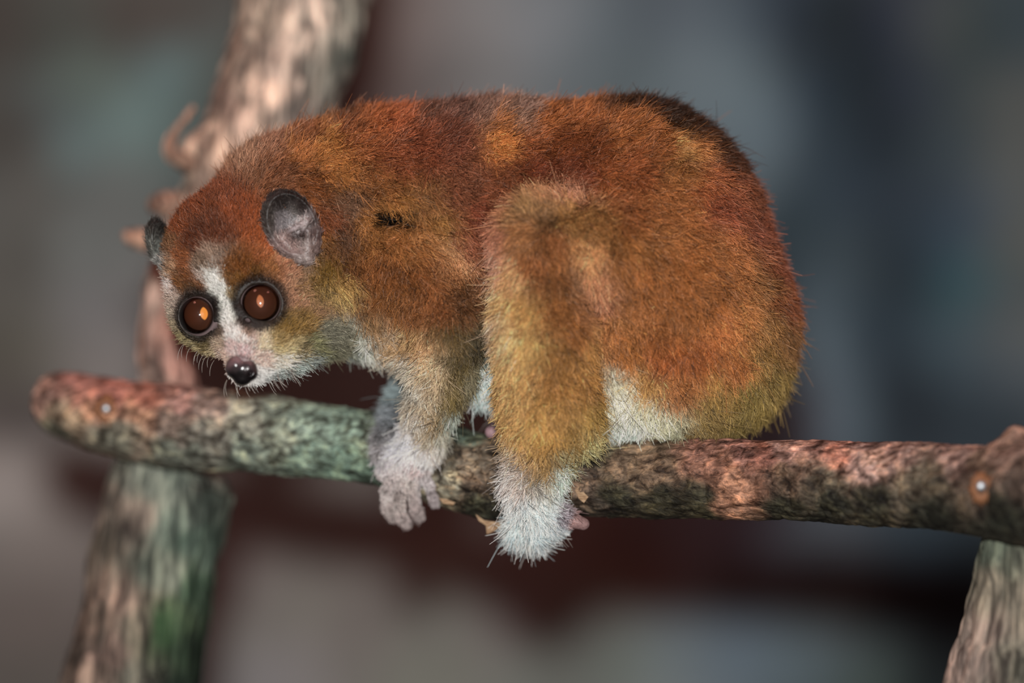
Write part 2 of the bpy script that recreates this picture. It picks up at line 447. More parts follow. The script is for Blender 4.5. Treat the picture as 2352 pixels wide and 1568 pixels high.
# ------------------------------------------------------------------ coat colours (r,g,b as seen, by place on the coat)
KEYS = {
'head': [(536,650,120,72,24),(530,640,125,80,40),(532,620,125,70,25),(548,700,70,52,42),(492,700,66,52,46),(553,740,95,72,62),(506,765,90,70,58),(540,680,150,120,80),(462,655,120,70,36),(470,640,170,150,140),(565,770,150,120,105),(400,520,120,55,18),(450,460,118,56,26),(520,420,125,60,30),(600,385,130,85,60),(560,500,140,62,16),(620,570,178,80,16),(590,530,150,68,16),
 (500,545,100,45,18),(455,560,95,42,15),(485,585,140,112,95),(470,610,120,95,78),(500,610,150,125,110),(490,640,215,215,210),(478,640,200,198,190),(505,665,215,218,212),(518,700,215,220,214),(530,735,215,216,210),(538,770,215,205,202),
 (425,600,135,70,28),(440,640,115,62,25),(420,650,112,66,30),(445,665,95,60,30),(545,640,120,72,18),(560,620,125,68,20),(580,635,105,62,18),(550,670,110,75,30),(640,600,195,125,88),(670,610,185,125,95),(600,590,165,88,40),(620,615,150,90,45),
 (700,640,175,125,98),(690,680,170,118,88),(720,700,150,108,76),(700,745,132,96,45),(735,650,150,118,90),(660,760,125,90,35),(640,790,150,120,70),(680,800,150,130,90),(720,790,120,115,80),(740,770,112,108,92),(700,830,128,134,130),(680,845,165,178,174),
 (620,875,200,208,208),(650,855,175,185,182),(640,825,205,195,180),(600,820,200,175,165),(640,800,190,170,125),(600,790,205,185,155),(560,805,190,160,162),(535,800,195,170,168),(580,790,205,180,172),(560,780,210,195,190),(510,820,195,165,150),(525,870,205,190,185),(505,790,170,145,125),(490,815,170,148,112),
 (455,800,150,132,95),(430,780,145,128,90),(405,745,140,122,98),(395,700,170,150,138),(385,660,195,180,175),(380,620,160,150,142),(395,620,150,110,80),(385,560,110,70,40),(400,730,150,135,120),(470,790,110,90,55),
 (700,600,150,132,122),(715,620,140,125,115),(690,575,130,90,60),(650,440,125,65,28),(700,450,120,70,30),(560,860,205,195,192),(590,870,200,200,200)],
'torso': [(570,345,150,105,80),(620,330,145,95,70),(700,300,135,75,40),(680,360,165,95,42),(640,400,135,80,50),(740,340,185,115,48),(760,390,175,105,42),(720,430,125,66,26),(800,300,150,80,38),(780,268,95,60,42),(760,500,140,70,34),(745,560,125,75,30),(790,470,112,78,58),(800,540,105,68,48),
 (815,600,112,64,32),(760,610,120,82,20),(780,650,170,125,62),(770,690,180,145,85),(750,700,120,90,35),(760,760,155,152,138),(800,750,170,180,172),(840,780,180,185,176),(790,790,140,155,152),(880,800,190,180,165),(820,700,120,75,35),(850,740,150,105,60),
 (900,285,165,82,40),(860,300,165,85,36),(980,245,100,62,48),(1050,250,108,70,58),(1120,255,130,92,76),(1200,240,140,105,90),(1180,275,130,95,78),(1280,215,80,50,34),(1340,208,62,36,22),(1400,212,55,32,20),(1450,222,52,30,18),(1500,238,50,28,18),(1550,260,50,28,16),(1600,290,52,28,16),(1640,320,58,32,18),(1680,370,75,40,22),(1725,430,95,50,30),
 (960,330,140,68,38),(1030,320,130,68,46),(1150,340,195,115,45),(1160,290,170,98,42),(1080,400,135,75,48),(900,380,140,70,36),(880,430,155,90,40),(900,470,175,110,45),(980,470,145,92,48),(1000,520,165,108,45),(905,508,45,38,18),(875,500,55,40,20),(935,512,50,40,20),  # last three keys put the shoulder fold's shade into the colour
 (850,500,165,100,40),(840,580,112,62,24),(900,560,150,88,35),(960,600,150,88,36),(970,552,190,130,75),(1010,572,205,150,100),(1050,600,190,130,90),(1070,560,150,80,50),(1080,500,130,62,38),(1050,440,125,68,42),(900,650,118,62,20),(960,680,125,66,24),(1040,660,120,68,30),(1080,640,115,62,34),
 (1090,700,105,68,42),(1100,760,95,80,60),(1110,800,130,130,115),(1110,870,200,222,222),(1080,920,170,190,190),(1140,930,185,205,205),(1150,860,190,210,210),(1060,840,120,110,85),
 (1250,275,170,92,36),(1320,260,165,90,38),(1280,330,115,54,18),(1350,340,125,60,22),(1200,340,140,70,28),(1150,420,130,66,34),(1220,390,118,52,26),(1310,400,125,58,30),(1420,300,155,85,34),(1480,290,160,90,38),(1500,330,140,75,28),(1560,345,185,125,62),(1550,390,150,88,36),(1600,330,180,105,48),(1620,420,165,85,40),(1450,400,150,76,30),
 (1420,460,165,90,40),(1500,470,165,95,42),(1560,480,150,85,35),(1650,480,145,70,40),(1700,440,150,80,48),(1740,520,130,66,42),(1780,620,125,62,38),(1800,700,130,68,36),(1815,780,130,85,45),(1600,560,165,92,36),(1520,560,150,90,35),(1460,600,160,90,34),(1500,650,168,92,34),(1450,680,170,95,36),
 (1530,620,135,85,40),(1660,560,175,100,50),(1680,640,185,110,52),(1620,650,165,90,34),(1550,740,150,66,16),(1500,740,160,84,26),(1650,740,190,108,46),(1700,720,180,110,50),(1740,650,150,95,48),(1760,740,150,100,50),(1600,820,160,82,26),(1520,820,150,72,18),(1680,830,170,96,38),(1740,820,150,105,48),(1790,860,135,105,50),
 (1440,800,168,98,36),(1420,720,165,95,40),(1560,880,170,100,45),(1480,880,185,130,65),(1650,900,150,112,50),(1720,900,140,112,52),(1690,950,125,100,48),(1620,960,140,110,58),(1600,990,120,95,55),(1400,900,210,205,180),(1420,930,215,215,195),(1470,940,205,200,170),(1450,980,205,222,214),(1520,965,195,190,160),(1540,990,150,150,125),(1400,980,200,215,205),(1640,870,165,110,50)],
'hind': [(1250,432,188,125,80),(1180,470,178,110,72),(1150,530,178,108,78),(1310,440,200,130,95),(1210,480,165,115,65),(1260,500,135,90,52),(1320,500,160,105,50),(1200,540,170,105,55),(1270,560,150,85,38),(1140,600,200,140,115),(1180,620,205,145,90),(1230,600,160,90,40),
 (1290,610,145,82,34),(1330,560,190,125,70),(1355,590,225,150,92),(1320,620,140,90,55),(1370,640,200,125,80),(1390,690,185,115,80),(1340,690,150,90,50),(1125,680,200,175,150),(1160,690,220,165,100),(1210,700,195,140,75),(1270,700,158,92,38),(1380,740,180,120,65),(1320,760,165,95,36),
 (1130,760,190,165,145),(1170,770,222,170,108),(1220,790,190,140,75),(1270,810,150,95,38),(1350,800,175,115,50),(1170,860,215,160,95),(1220,870,185,130,68),(1280,870,165,105,42),(1340,880,175,115,50),(1420,780,170,100,40),(1420,700,165,95,40),
 (1180,950,205,150,85),(1240,940,200,140,68),(1300,940,180,125,60),(1360,940,170,125,55),(1200,1000,195,140,72),(1260,1000,195,135,60),(1320,1000,165,115,45),(1370,980,165,130,75),(1350,1020,175,160,110),(1170,1020,200,165,130),(1250,1050,160,115,60),(1300,1050,170,150,105),(1210,1050,160,118,75),
 (1165,1070,205,188,178),(1240,1085,150,120,85),(1160,1100,215,205,205),(1200,1110,190,170,160),(1240,1115,175,165,150),(1275,1090,190,205,195),(1270,1130,185,190,188),(1180,1150,205,208,212),(1230,1150,205,218,222),(1200,1190,200,215,220),(1250,1190,200,210,215),(1300,1185,170,175,185),(1310,1210,200,205,210),(1260,1220,195,205,210),
 (1450,480,160,88,38),(1400,450,160,90,45),(1380,520,160,100,45),(1450,560,155,90,35),(1480,650,165,92,34),(1430,620,155,88,34),(1550,650,165,92,34),(1500,800,160,84,26),(1600,700,165,92,34)],
'fore': [(880,500,165,100,42),(940,560,155,92,38),(900,620,125,68,24),(980,640,135,75,30),(1020,600,165,105,60),(900,690,128,72,24),(960,720,140,80,35),(1010,700,140,80,38),(1060,700,110,68,38),(940,770,185,140,90),(980,790,190,140,95),(1030,760,100,75,38),(1080,780,72,60,40),
 (1060,820,85,68,36),(1000,830,200,170,135),(950,840,180,170,155),(1040,860,100,78,36),(990,880,200,172,140),(950,890,170,165,155),(1075,870,125,115,90),(1030,910,112,90,46),(980,930,190,165,135),(1000,960,140,112,75),(960,960,185,175,165),(1040,960,150,160,150),(980,990,165,145,120),(1010,1000,180,175,160),
 (950,1010,195,195,205),(930,1040,195,195,208),(990,1030,205,195,190),(960,1050,205,205,212),(960,1080,185,165,165),(920,1080,190,178,180),(900,1120,180,168,168),(940,1120,185,172,170),(980,1110,175,168,172),(920,1160,175,162,160),(950,1170,165,150,150),(1000,1135,170,158,162),(930,1190,160,145,145)],
'fore_far': [(900,700,120,80,40),(920,820,120,125,125),(910,900,130,145,150),(900,950,125,132,140),(890,1000,130,130,135),(880,1030,150,145,148),(900,1040,165,165,175)],
'hind_far': [(1200,600,150,90,40),(1200,800,190,180,160),(1190,900,190,205,205),(1170,960,110,105,105),(1170,1000,95,90,92)],
'toe': [(1240,1170,190,200,205),(1290,1185,150,140,150),(1325,1200,178,135,132)],
'toe_far': [(1135,985,195,150,158),(1160,980,110,95,100),(1170,1020,95,88,90)],
}
def rbf(keys, uv, ncol, power=2.6, eps=14.0):
    K = np.array(keys, dtype=float)
    out = np.zeros((len(uv), ncol))
    wsum = np.zeros(len(uv))
    for k in K:
        d2 = (uv[:, 0] - k[0]) ** 2 + (uv[:, 1] - k[1]) ** 2 + eps ** 2
        w = d2 ** (-power)
        wsum += w
        out += w[:, None] * k[2:2 + ncol]
    return out / wsum[:, None]

GAIN = 1.42
def coat(V):
    """albedo, length, comb direction, density for points on the skin"""
    D = regions(V)
    # soft-min weights between regions
    Wt = np.exp(-(D - D.min(axis=0)) / 7.0)
    Wt /= Wt.sum(axis=0)
    warp = np.stack([vnoise(V, 38, 1), vnoise(V, 38, 2)], axis=1) * 13 + np.stack([vnoise(V, 14, 3), vnoise(V, 14, 4)], axis=1) * 5
    sv = seen(V)
    uv = sv + warp
    hd = D.argmin(axis=0) == REG.index('head')
    uv[hd] = sv[hd] + warp[hd] * 0.3
    col = np.zeros((len(V), 3))
    for i, r in enumerate(REG):
        m = Wt[i] > 0.01
        if m.any():
            K = [(k[0], k[1], *lin(k[2:5])) for k in KEYS[r]]
            col[m] += (np.array([0.93, 0.97, 1.0]) if r == 'hind' else 1) * Wt[i][m][:, None] * (rbf(K, uv[m], 3, 3.4, 6.0) if r == 'head' else rbf(K, uv[m], 3, 2.5, 16.0))
    L = np.zeros(len(V))
    base = {'torso': 22, 'head': 12.5, 'fore': 21, 'fore_far': 15, 'hind': 22, 'hind_far': 20, 'toe': 7, 'toe_far': 6}
    for i, r in enumerate(REG):
        L += Wt[i] * base[r]
    u, v = seen(V).T
    w = V[:, 2]
    hw = Wt[REG.index('head')]
    # face fur is shortest on the muzzle, longer on cheeks and jaw
    dm = np.hypot(u - 556, v - 820)
    L *= 1 - hw * 0.55 * np.exp(-(dm / 75) ** 2)
    L += hw * 9 * np.clip((v - 780) / 60, 0, 1) * np.clip((u - 600) / 60, 0, 1)
    # hands: short; hind foot: long
    fr = Wt[REG.index('fore')] * np.clip((v - 1030) / 60, 0, 1)
    L *= 1 - 0.80 * fr
    hf = Wt[REG.index('hind')] * np.clip((v - 1000) / 100, 0, 1)
    L *= 1 + 0.10 * hf
    L *= 1 - 0.6 * Wt[REG.index('hind')] * np.clip((v - 1190) / 20, 0, 1) * np.clip((u - 1230) / 40, 0, 1)
    L *= 1 - 0.7 * Wt[REG.index('hind')] * np.clip((u - 1285) / 20, 0, 1) * np.clip((v - 1140) / 20, 0, 1)
    dens = np.ones(len(V))
    for c, g, r in EYES:
        gg = g / np.linalg.norm(g)
        q = V - pj(*c)
        h = q @ gg
        rr = np.sqrt(np.maximum((q ** 2).sum(axis=1) - h ** 2, 0))
        near = h > -30
        bare = near & (rr < r + 0.5)
        L = np.where(bare, 0, L)
        fac = np.clip((rr - r - 3) / 34, 0, 1)
        L = np.where(near, L * (0.35 + 0.65 * fac), L)
        dark = np.exp(-(np.maximum(rr - r, 0) / 13) ** 3) * near
        dk_ = lin((36, 27, 24)) * (1 + 0.9 * vnoise(V, 9, 61))[:, None]
        col = col * (1 - 0.9 * dark[:, None]) + dk_ * 0.9 * dark[:, None]
    # nose: bare
    dn = np.sqrt((u - 552) ** 2 + (v - 852) ** 2 + (w + 285) ** 2)
    L = np.where(dn < 34, 0, L)
    # ears: bare at the base
    de = np.hypot(u - 668, v - 520)
    L = np.where((de < 62) & (w < -60), L * 0.2, L)
    fm = np.exp(-((u - 900) / 46) ** 6 - ((v - 500 - (u - 900) * 0.16) / 18) ** 6) * (w < 0)  # dark colour mask standing in for shade in the shoulder fold
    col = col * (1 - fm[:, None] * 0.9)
    # bare toe tips
    tip = np.minimum(np.linalg.norm(V - np.array([1342, 1204, -104]), axis=1) - 34, np.linalg.norm(V - np.array([1132, 988, 0]), axis=1) - 34)
    L = np.where(tip < 0, 0, L)
    # comb direction
    DK = {'head': None,
      'torso': [(600,350,.7,-.5),(700,330,1,-.1),(780,400,.8,.6),(760,600,.2,1),(790,760,.3,1),(900,280,1,.1),(1000,400,.8,.6),(900,600,.5,.9),(1100,270,1,0),(1100,450,.9,.5),(1350,240,1,.1),(1300,350,.9,.4),(1500,300,.9,.5),(1650,400,.6,.8),(1500,550,.7,.7),(1750,600,.2,1),(1600,700,.5,.9),(1780,800,0,1),(1650,900,.1,1),(1450,900,.1,1),(1500,980,.2,1),(1100,700,.4,1),(1100,880,0,1),(1000,800,0,1)],
      'hind': [(1250,440,-.2,-.6),(1150,550,-.5,.6),(1200,700,-.2,1),(1350,600,.3,.9),(1300,800,0,1),(1180,900,-.2,1),(1350,950,.1,1),(1170,1060,-.6,.7),(1300,1060,.4,.8),(1230,1120,0,1),(1190,1190,-.4,1),(1290,1200,.7,.8),(1480,650,.6,.8)],
      'fore': [(920,600,.5,.9),(1020,700,.2,1),(950,850,-.6,.8),(1040,880,.2,1),(990,950,-.3,1),(960,1040,-.3,1),(930,1150,0,1),(1000,1120,.6,.8)],
      'fore_far': [(900,900,-.4,1)], 'hind_far': [(1200,900,-.3,1)], 'toe': [(1300,1180,.9,.4)], 'toe_far': [(1150,980,-.5,.5)]}
    T = np.zeros((len(V), 3))
    for i, r in enumerate(REG):
        if DK[r] is None:
            d = np.stack([u - 556, v - 835], axis=1)
            d /= np.maximum(np.linalg.norm(d, axis=1, keepdims=True), 1)
            d = np.concatenate([d, 0.35 * np.ones((len(V), 1))], axis=1)
        else:
            d = np.concatenate([rbf(DK[r], sv, 2, 1.6, 30), np.zeros((len(V), 1))], axis=1)
        T += Wt[i][:, None] * d
    return col, L, T, D.argmin(axis=0)

COL, LEN, DIR, RID = coat(BV)
cw = np.clip(1 - COL.min(axis=1) / np.maximum(COL.max(axis=1), 1e-4), 0, 1)[:, None] ** 2
COL = sat(COL, 0.87) * (1 + cw * np.array([-0.07, 0.045, 0.02]))
NRM = body.normal(BV)

# ------------------------------------------------------------------ materials of the animal
def mat_skin():
    m = NT('loris_skin')
    a = m.attr('coat')
    nz = m.noise(m.coords(), 900, 3)
    m.principled(m.mix(1.0, a, m.ramp(nz, [(0.3, (0.6, 0.6, 0.6)), (0.7, (1, 1, 1))]), 'MULTIPLY'), rough=0.5, spec=0.35, bump=nz, bump_s=0.35, bump_d=0.0006)
    return m.m
def mat_fur():
    m = NT('loris_fur')
    a = m.attr('coat')
    h = m.n('HairInfo')
    tip = m.mix(m.math('MULTIPLY', h.outputs['Intercept'], 1.0), (0.30, 0.25, 0.23), (1.55, 1.55, 1.5))  # dark roots and bright tips put fur self-shadow into the colour
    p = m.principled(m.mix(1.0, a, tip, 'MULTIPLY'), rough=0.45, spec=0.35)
    return m.m
M_SKIN, M_FUR = mat_skin(), mat_fur()

loris = empty('slow_loris', W(1300, 1000, 0), 'orange-brown slow loris with huge brown eyes crouching on the horizontal branch', 'animal')

def to_m(V):
    V = np.asarray(V, float)
    return np.stack([(V[:, 0] - 1176) * S, V[:, 2] * S, (784 - V[:, 1]) * S], axis=1)

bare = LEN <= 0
skin_col = COL * np.where(bare, 0.8, 0.38)[:, None]  # skin under fur darkened to stand in for the coat's self-shadow
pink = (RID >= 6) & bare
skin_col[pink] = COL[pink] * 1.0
# vertices mapped (u,v,w)->(x,z flipped,y): keep outward winding
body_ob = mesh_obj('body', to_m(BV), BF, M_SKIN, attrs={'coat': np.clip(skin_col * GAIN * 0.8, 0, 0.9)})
keep(body_ob, loris)

def hair(name, roots, nrm, tan, length, col, rad, mat, parent, npts=5, frizz=0.25, lift=0.55, seed=3, taper=0.25):
    r = np.random.default_rng(seed)
    n = len(roots)
    t = tan - (tan * nrm).sum(axis=1, keepdims=True) * nrm
    t /= np.maximum(np.linalg.norm(t, axis=1, keepdims=True), 1e-5)
    rnd = r.normal(size=(n, 3))
    d0 = nrm * lift[:, None] + t * (1 - lift[:, None] * 0.45) + rnd * frizz
    d0 /= np.linalg.norm(d0, axis=1, keepdims=True)
    bend = t * 0.75 - nrm * 0.30 + r.normal(size=(n, 3)) * frizz * 1.6
    pts = np.zeros((n, npts, 3), dtype=np.float32)
    s = np.linspace(0, 1, npts)
    for i, q in enumerate(s):
        pts[:, i] = roots + length[:, None] * (d0 * q + bend * 0.5 * q * q)
    pos = to_m(pts.reshape(-1, 3)).astype(np.float32)
    cv = bpy.data.hair_curves.new(name)
    cv.add_curves([npts] * n)
    cv.attributes['position'].data.foreach_set('vector', pos.ravel())
    ra = cv.attributes.get('radius') or cv.attributes.new('radius', 'FLOAT', 'POINT')
    prof = (1 - (1 - taper) * s ** 1.5)
    ra.data.foreach_set('value', (rad[:, None] * prof[None, :] * S).astype(np.float32).ravel())
    ca = cv.attributes.new('coat', 'FLOAT_COLOR', 'CURVE')
    c4 = np.ones((n, 4), dtype=np.float32)
    c4[:, :3] = np.clip(col, 0, 0.95)
    ca.data.foreach_set('color', c4.ravel())
    cv.materials.append(mat)
    o = bpy.data.objects.new(name, cv)
    sc.collection.objects.link(o)
    return o

def scatter(V, F, n, weight, seed):
    r = np.random.default_rng(seed)
    a, b, c, d = (V[F[:, i]] for i in range(4))
    A = 0.5 * np.linalg.norm(np.cross(b - a, c - a), axis=1) + 0.5 * np.linalg.norm(np.cross(c - a, d - a), axis=1)
    A = A * weight[F].mean(axis=1)
    cum = np.cumsum(A)
    fi = np.searchsorted(cum, r.random(n) * cum[-1])
    fi = np.clip(fi, 0, len(F) - 1)
    x, y = r.random((2, n))
    w = np.stack([(1 - x) * (1 - y), x * (1 - y), x * y, (1 - x) * y], axis=1)
    return fi, w

def interp(F, fi, w, A):
    return (A[F[fi]] * (w[:, :, None] if A.ndim == 2 else w)).sum(axis=1)

# density: denser on face and hands, sparser on the side turned away
wt = np.where(LEN > 0, 1.0, 0.0)
wt *= np.where(NRM[:, 2] > 0.35, 0.35, 1.0)
wt *= np.where(RID == REG.index('head'), 2.6, 1.0)
wt *= np.where((RID == REG.index('fore')) & (BV[:, 1] > 980), 2.2, 1.0)
wt *= np.where((RID == REG.index('hind')) & (BV[:, 1] > 1050), 1.5, 1.0)
NFUR = 640000
fi, w4 = scatter(BV, BF, NFUR, wt, 11)
R0 = interp(BF, fi, w4, BV)
N0 = body.normal(R0)
L0 = interp(BF, fi, w4, LEN)
C0 = interp(BF, fi, w4, COL)
T0 = interp(BF, fi, w4, DIR)
H0 = interp(BF, fi, w4, (RID == 1).astype(float))
okk = (L0 > 2.5)
R0, N0, L0, C0, T0, H0 = R0[okk], N0[okk], L0[okk], C0[okk], T0[okk], H0[okk]
n = len(R0)
wn = np.stack([vnoise(R0, 34, 20 + i) for i in range(3)], axis=1) * 1.0 + np.stack([vnoise(R0, 13, 30 + i) for i in range(3)], axis=1) * 0.8
T0 = T0 / np.maximum(np.linalg.norm(T0, axis=1, keepdims=True), 1e-3)
T0 = T0 + wn * (1 - 0.55 * H0)[:, None] * 0.75
lift = 0.62 + 0.25 * vnoise(R0, 22, 41) - 0.12 * H0
jit = np.exp(RNG.normal(size=n) * 0.34 - 0.06)
patch = 1 + (1 - 0.5 * H0) * (0.27 * vnoise(R0, 30, 50) + 0.25 * vnoise(R0, 12, 51)) - 0.10 * H0 * np.clip((640 - seen(R0)[:, 1]) / 100, 0, 1)
C1 = C0 * GAIN * (jit * patch)[:, None]
su, sv_ = seen(R0).T
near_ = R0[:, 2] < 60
mk = np.exp(-((su - 900) / 46) ** 6 - ((sv_ - 499 - (su - 900) * 0.16 + 6 * vnoise(R0, 16, 90)) / 18) ** 6) * near_  # mask that colours the shoulder fold's shade onto the hairs
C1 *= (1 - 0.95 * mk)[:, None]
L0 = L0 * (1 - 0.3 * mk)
def seg(u0, v0, u1, v1):
    d = np.array([u1 - u0, v1 - v0]); t = np.clip(((su - u0) * d[0] + (sv_ - v0) * d[1]) / (d @ d), 0, 1)
    return np.hypot(su - u0 - t * d[0], sv_ - v0 - t * d[1])
fold = np.minimum(seg(950, 535, 1015, 565), seg(1015, 565, 1085, 612))
C1 += (np.exp(-(fold / 9) ** 2) * near_)[:, None] * np.array([0.22, 0.13, 0.06])
mouth = np.minimum(seg(600, 872, 652, 842), seg(652, 842, 700, 778))
C1 *= (1 - 0.6 * np.exp(-(mouth / 5) ** 2) * H0)[:, None]
lum = C0.mean(axis=1); sa = 1 - C0.min(axis=1) / np.maximum(C0.max(axis=1), 1e-4)
C1 *= (1 + 0.30 * np.clip((lum - 0.25) / 0.3, 0, 1) * np.clip(1 - sa * 2.2, 0, 1))[:, None]
# ticking: some pale and some dark hairs
tick = RNG.random(n)
pale = tick > 0.95
C1[pale] = C1[pale] * 1.25 + np.array([0.10, 0.085, 0.075])
dk = tick < 0.10
C1[dk] *= 0.35
L1 = L0 * np.exp(RNG.normal(size=n) * 0.2) * (1 + 0.2 * vnoise(R0, 30, 52))
long_ = (RNG.random(n) > 0.992) & (H0 < 0.5)
L1[long_] *= 1.9
rad = np.where(H0 > 0.5, 0.85, 0.95) * np.exp(RNG.normal(size=n) * 0.15)
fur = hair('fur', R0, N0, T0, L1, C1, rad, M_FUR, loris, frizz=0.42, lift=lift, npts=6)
fur['kind'] = 'stuff'
fur.parent = body_ob
fur.location = -Vector(loris.location) * 0 - Vector((0, 0, 0))

# ------------------------------------------------------------------ ears
def mat_ear():
    m = NT('loris_ear')
    a = m.attr('coat')
    nz = m.noise(m.coords(), 1500, 4)
    m.principled(m.mix(0.6, a, m.ramp(nz, [(0.35, (0.45, 0.45, 0.45)), (0.65, (1.2, 1.2, 1.2))]), 'MULTIPLY'), rough=0.38, spec=0.5, bump=nz, bump_s=0.3, bump_d=0.0005)
    return m.m
M_EAR = mat_ear()

def make_ear(c, half, rot, yaw, keys, folds, seed, cell=2.0, depth=46):
    f = Field(pj(*c) - (half[1] + 40), pj(*c) + (half[1] + 40), cell)
    f.apply(Ell(c, (half[0], half[1], depth), rot, yaw), 4)
    e = Ell(c, (half[0], half[1], depth), rot, yaw)
    front = -e.R[:, 2]
    f.apply(Ell(np.array(c) + front * depth * 1.0, (half[0] - 1, half[1] - 1, depth * 1.12), rot, yaw), 5, 'sub')
    for k, prim in folds:
        f.apply(prim, k)
    V, F = f.mesh()
    col = np.zeros((len(V), 3))
    col = rbf([(k[0], k[1], *lin(k[2:5])) for k in keys], seen(V), 3, 2.2, 8)
    ob = mesh_obj('ear', to_m(V), F, M_EAR, attrs={'coat': np.clip(col * 1.1, 0, .9)})
    keep(ob, loris)
    # short hairs on rim and inside
    N = f.normal(V)
    r = np.random.default_rng(seed)
    nn = 2600
    fi, w4 = scatter(V, F, nn, np.ones(len(V)), seed)
    R = interp(F, fi, w4, V); NN = f.normal(R); CC = interp(F, fi, w4, col)
    up = np.array([math.sin(math.radians(rot)), -math.cos(math.radians(rot)), 0.0])
    TT = np.tile(up, (nn, 1)) + r.normal(size=(nn, 3)) * 0.5
    h = hair('ear_fur', R, NN, TT, 7 * np.exp(r.normal(size=nn) * 0.35), CC * 1.3 * np.exp(r.normal(size=nn) * 0.5)[:, None] + 0.02, 0.7 * np.ones(nn), M_FUR, ob, lift=0.5 * np.ones(nn), seed=seed)
    h['kind'] = 'stuff'
    h.parent = ob
    return ob, f

near_folds = [
    (6, Cone((646, 542, -240), (704, 508, -258), 5, 7)),
    (5, Cone((704, 508, -258), (692, 540, -250), 6, 4)),
    (6, Cone((650, 548, -240), (690, 594, -238), 8, 13)),
    (6, Cone((708, 530, -244), (706, 594, -232), 7, 15)),
    (6, Cone((730, 530, -236), (724, 575, -228), 9, 10)),
]
ear1, _ = make_ear((667, 515, -236), (60, 82, 0)[:2], -26, 12,
    [(640,450,45,36,34),(670,440,30,24,22),(700,460,40,30,28),(612,490,62,56,52),(620,520,75,68,64),(655,500,125,118,120),(670,510,140,134,136),(645,520,130,124,126),(690,480,48,38,36),(715,510,70,55,52),(680,522,200,185,186),(702,510,210,196,196),(684,548,60,44,42),(676,545,80,62,60),(692,545,70,52,50),(650,470,42,36,34),(678,490,95,88,84),(655,545,170,145,140),(680,560,165,140,135),(700,560,175,160,156),(730,540,95,75,72),(725,570,125,105,100),(700,600,165,150,146),(690,620,150,135,130)],
    near_folds, 5, depth=42)
ear2, _ = make_ear((364, 556, -70), (27, 54), -12, 40,
    [(345,520,40,34,30),(360,510,35,30,28),(380,530,30,24,22),(350,560,85,86,82),(362,575,105,108,104),(370,600,130,130,128),(340,580,70,66,62),(385,570,50,44,40)],
    [(8, Cone((372, 590, -92), (385, 612, -95), 12, 16))], 6, depth=26)

# ------------------------------------------------------------------ eyes
def mat_eye():
    m = NT('loris_eyeball')
    tc = m.n('TexCoord').outputs['Object']
    sep = m.n('SeparateXYZ')
    m.t.links.new(tc, sep.inputs[0])
    z = sep.outputs['Z']           # along the gaze, in units of the radius
    nz = m.noise(tc, 2.2, 3)
    zz = m.math('ADD', z, m.math('MULTIPLY', nz, 0.02))
    col = m.ramp(zz, [(0.48, (0.34, 0.25, 0.25)), (0.54, (0.22, 0.16, 0.16)), (0.60, (0.012, 0.007, 0.006)), (0.66, (0.035, 0.014, 0.009)), (0.72, (0.075, 0.026, 0.013)), (0.86, (0.060, 0.021, 0.011)), (1.0, (0.075, 0.022, 0.010))])
    m.principled(col, rough=0.55, spec=0.1)
    return m.m
def mat_cornea():
    m = NT('cornea')
    t = m.n('BsdfTransparent')
    g = m.n('BsdfGlossy', Roughness=0.09)
    fr = m.n('Fresnel', IOR=1.38)
    mx = m.n('MixShader')
    m.t.links.new(fr.outputs[0], mx.inputs[0])
    m.t.links.new(t.outputs[0], mx.inputs[1])
    m.t.links.new(g.outputs[0], mx.inputs[2])
    m.t.links.new(mx.outputs[0], m.out.inputs['Surface'])
    return m.m
def mat_plain(name, c, rough=0.5, spec=0.4, **kw):
    m = NT(name)
    m.principled(c, rough=rough, spec=spec, **kw)
    return m.m
M_EYE, M_CORNEA = mat_eye(), mat_cornea()
M_PUP = [mat_plain('tapetum_shine_bright', (1.0, 0.36, 0.06), 0.4, 0.2), mat_plain('tapetum_shine_soft', (0.60, 0.20, 0.08), 0.4, 0.2)]  # flash eyeshine put into the pupil colour

def uvsphere(nu=48, nv=32, zmin=-1.0):
    vs, fs = [], []
    for j in range(nv + 1):
        ph = math.pi * j / nv
        for i in range(nu):
            th = 2 * math.pi * i / nu
            vs.append((math.sin(ph) * math.cos(th), math.sin(ph) * math.sin(th), math.cos(ph)))
    for j in range(nv):
        for i in range(nu):
            a = j * nu + i; b = j * nu + (i + 1) % nu
            fs.append((a, a + nu, b + nu, b))
    return np.array(vs), fs

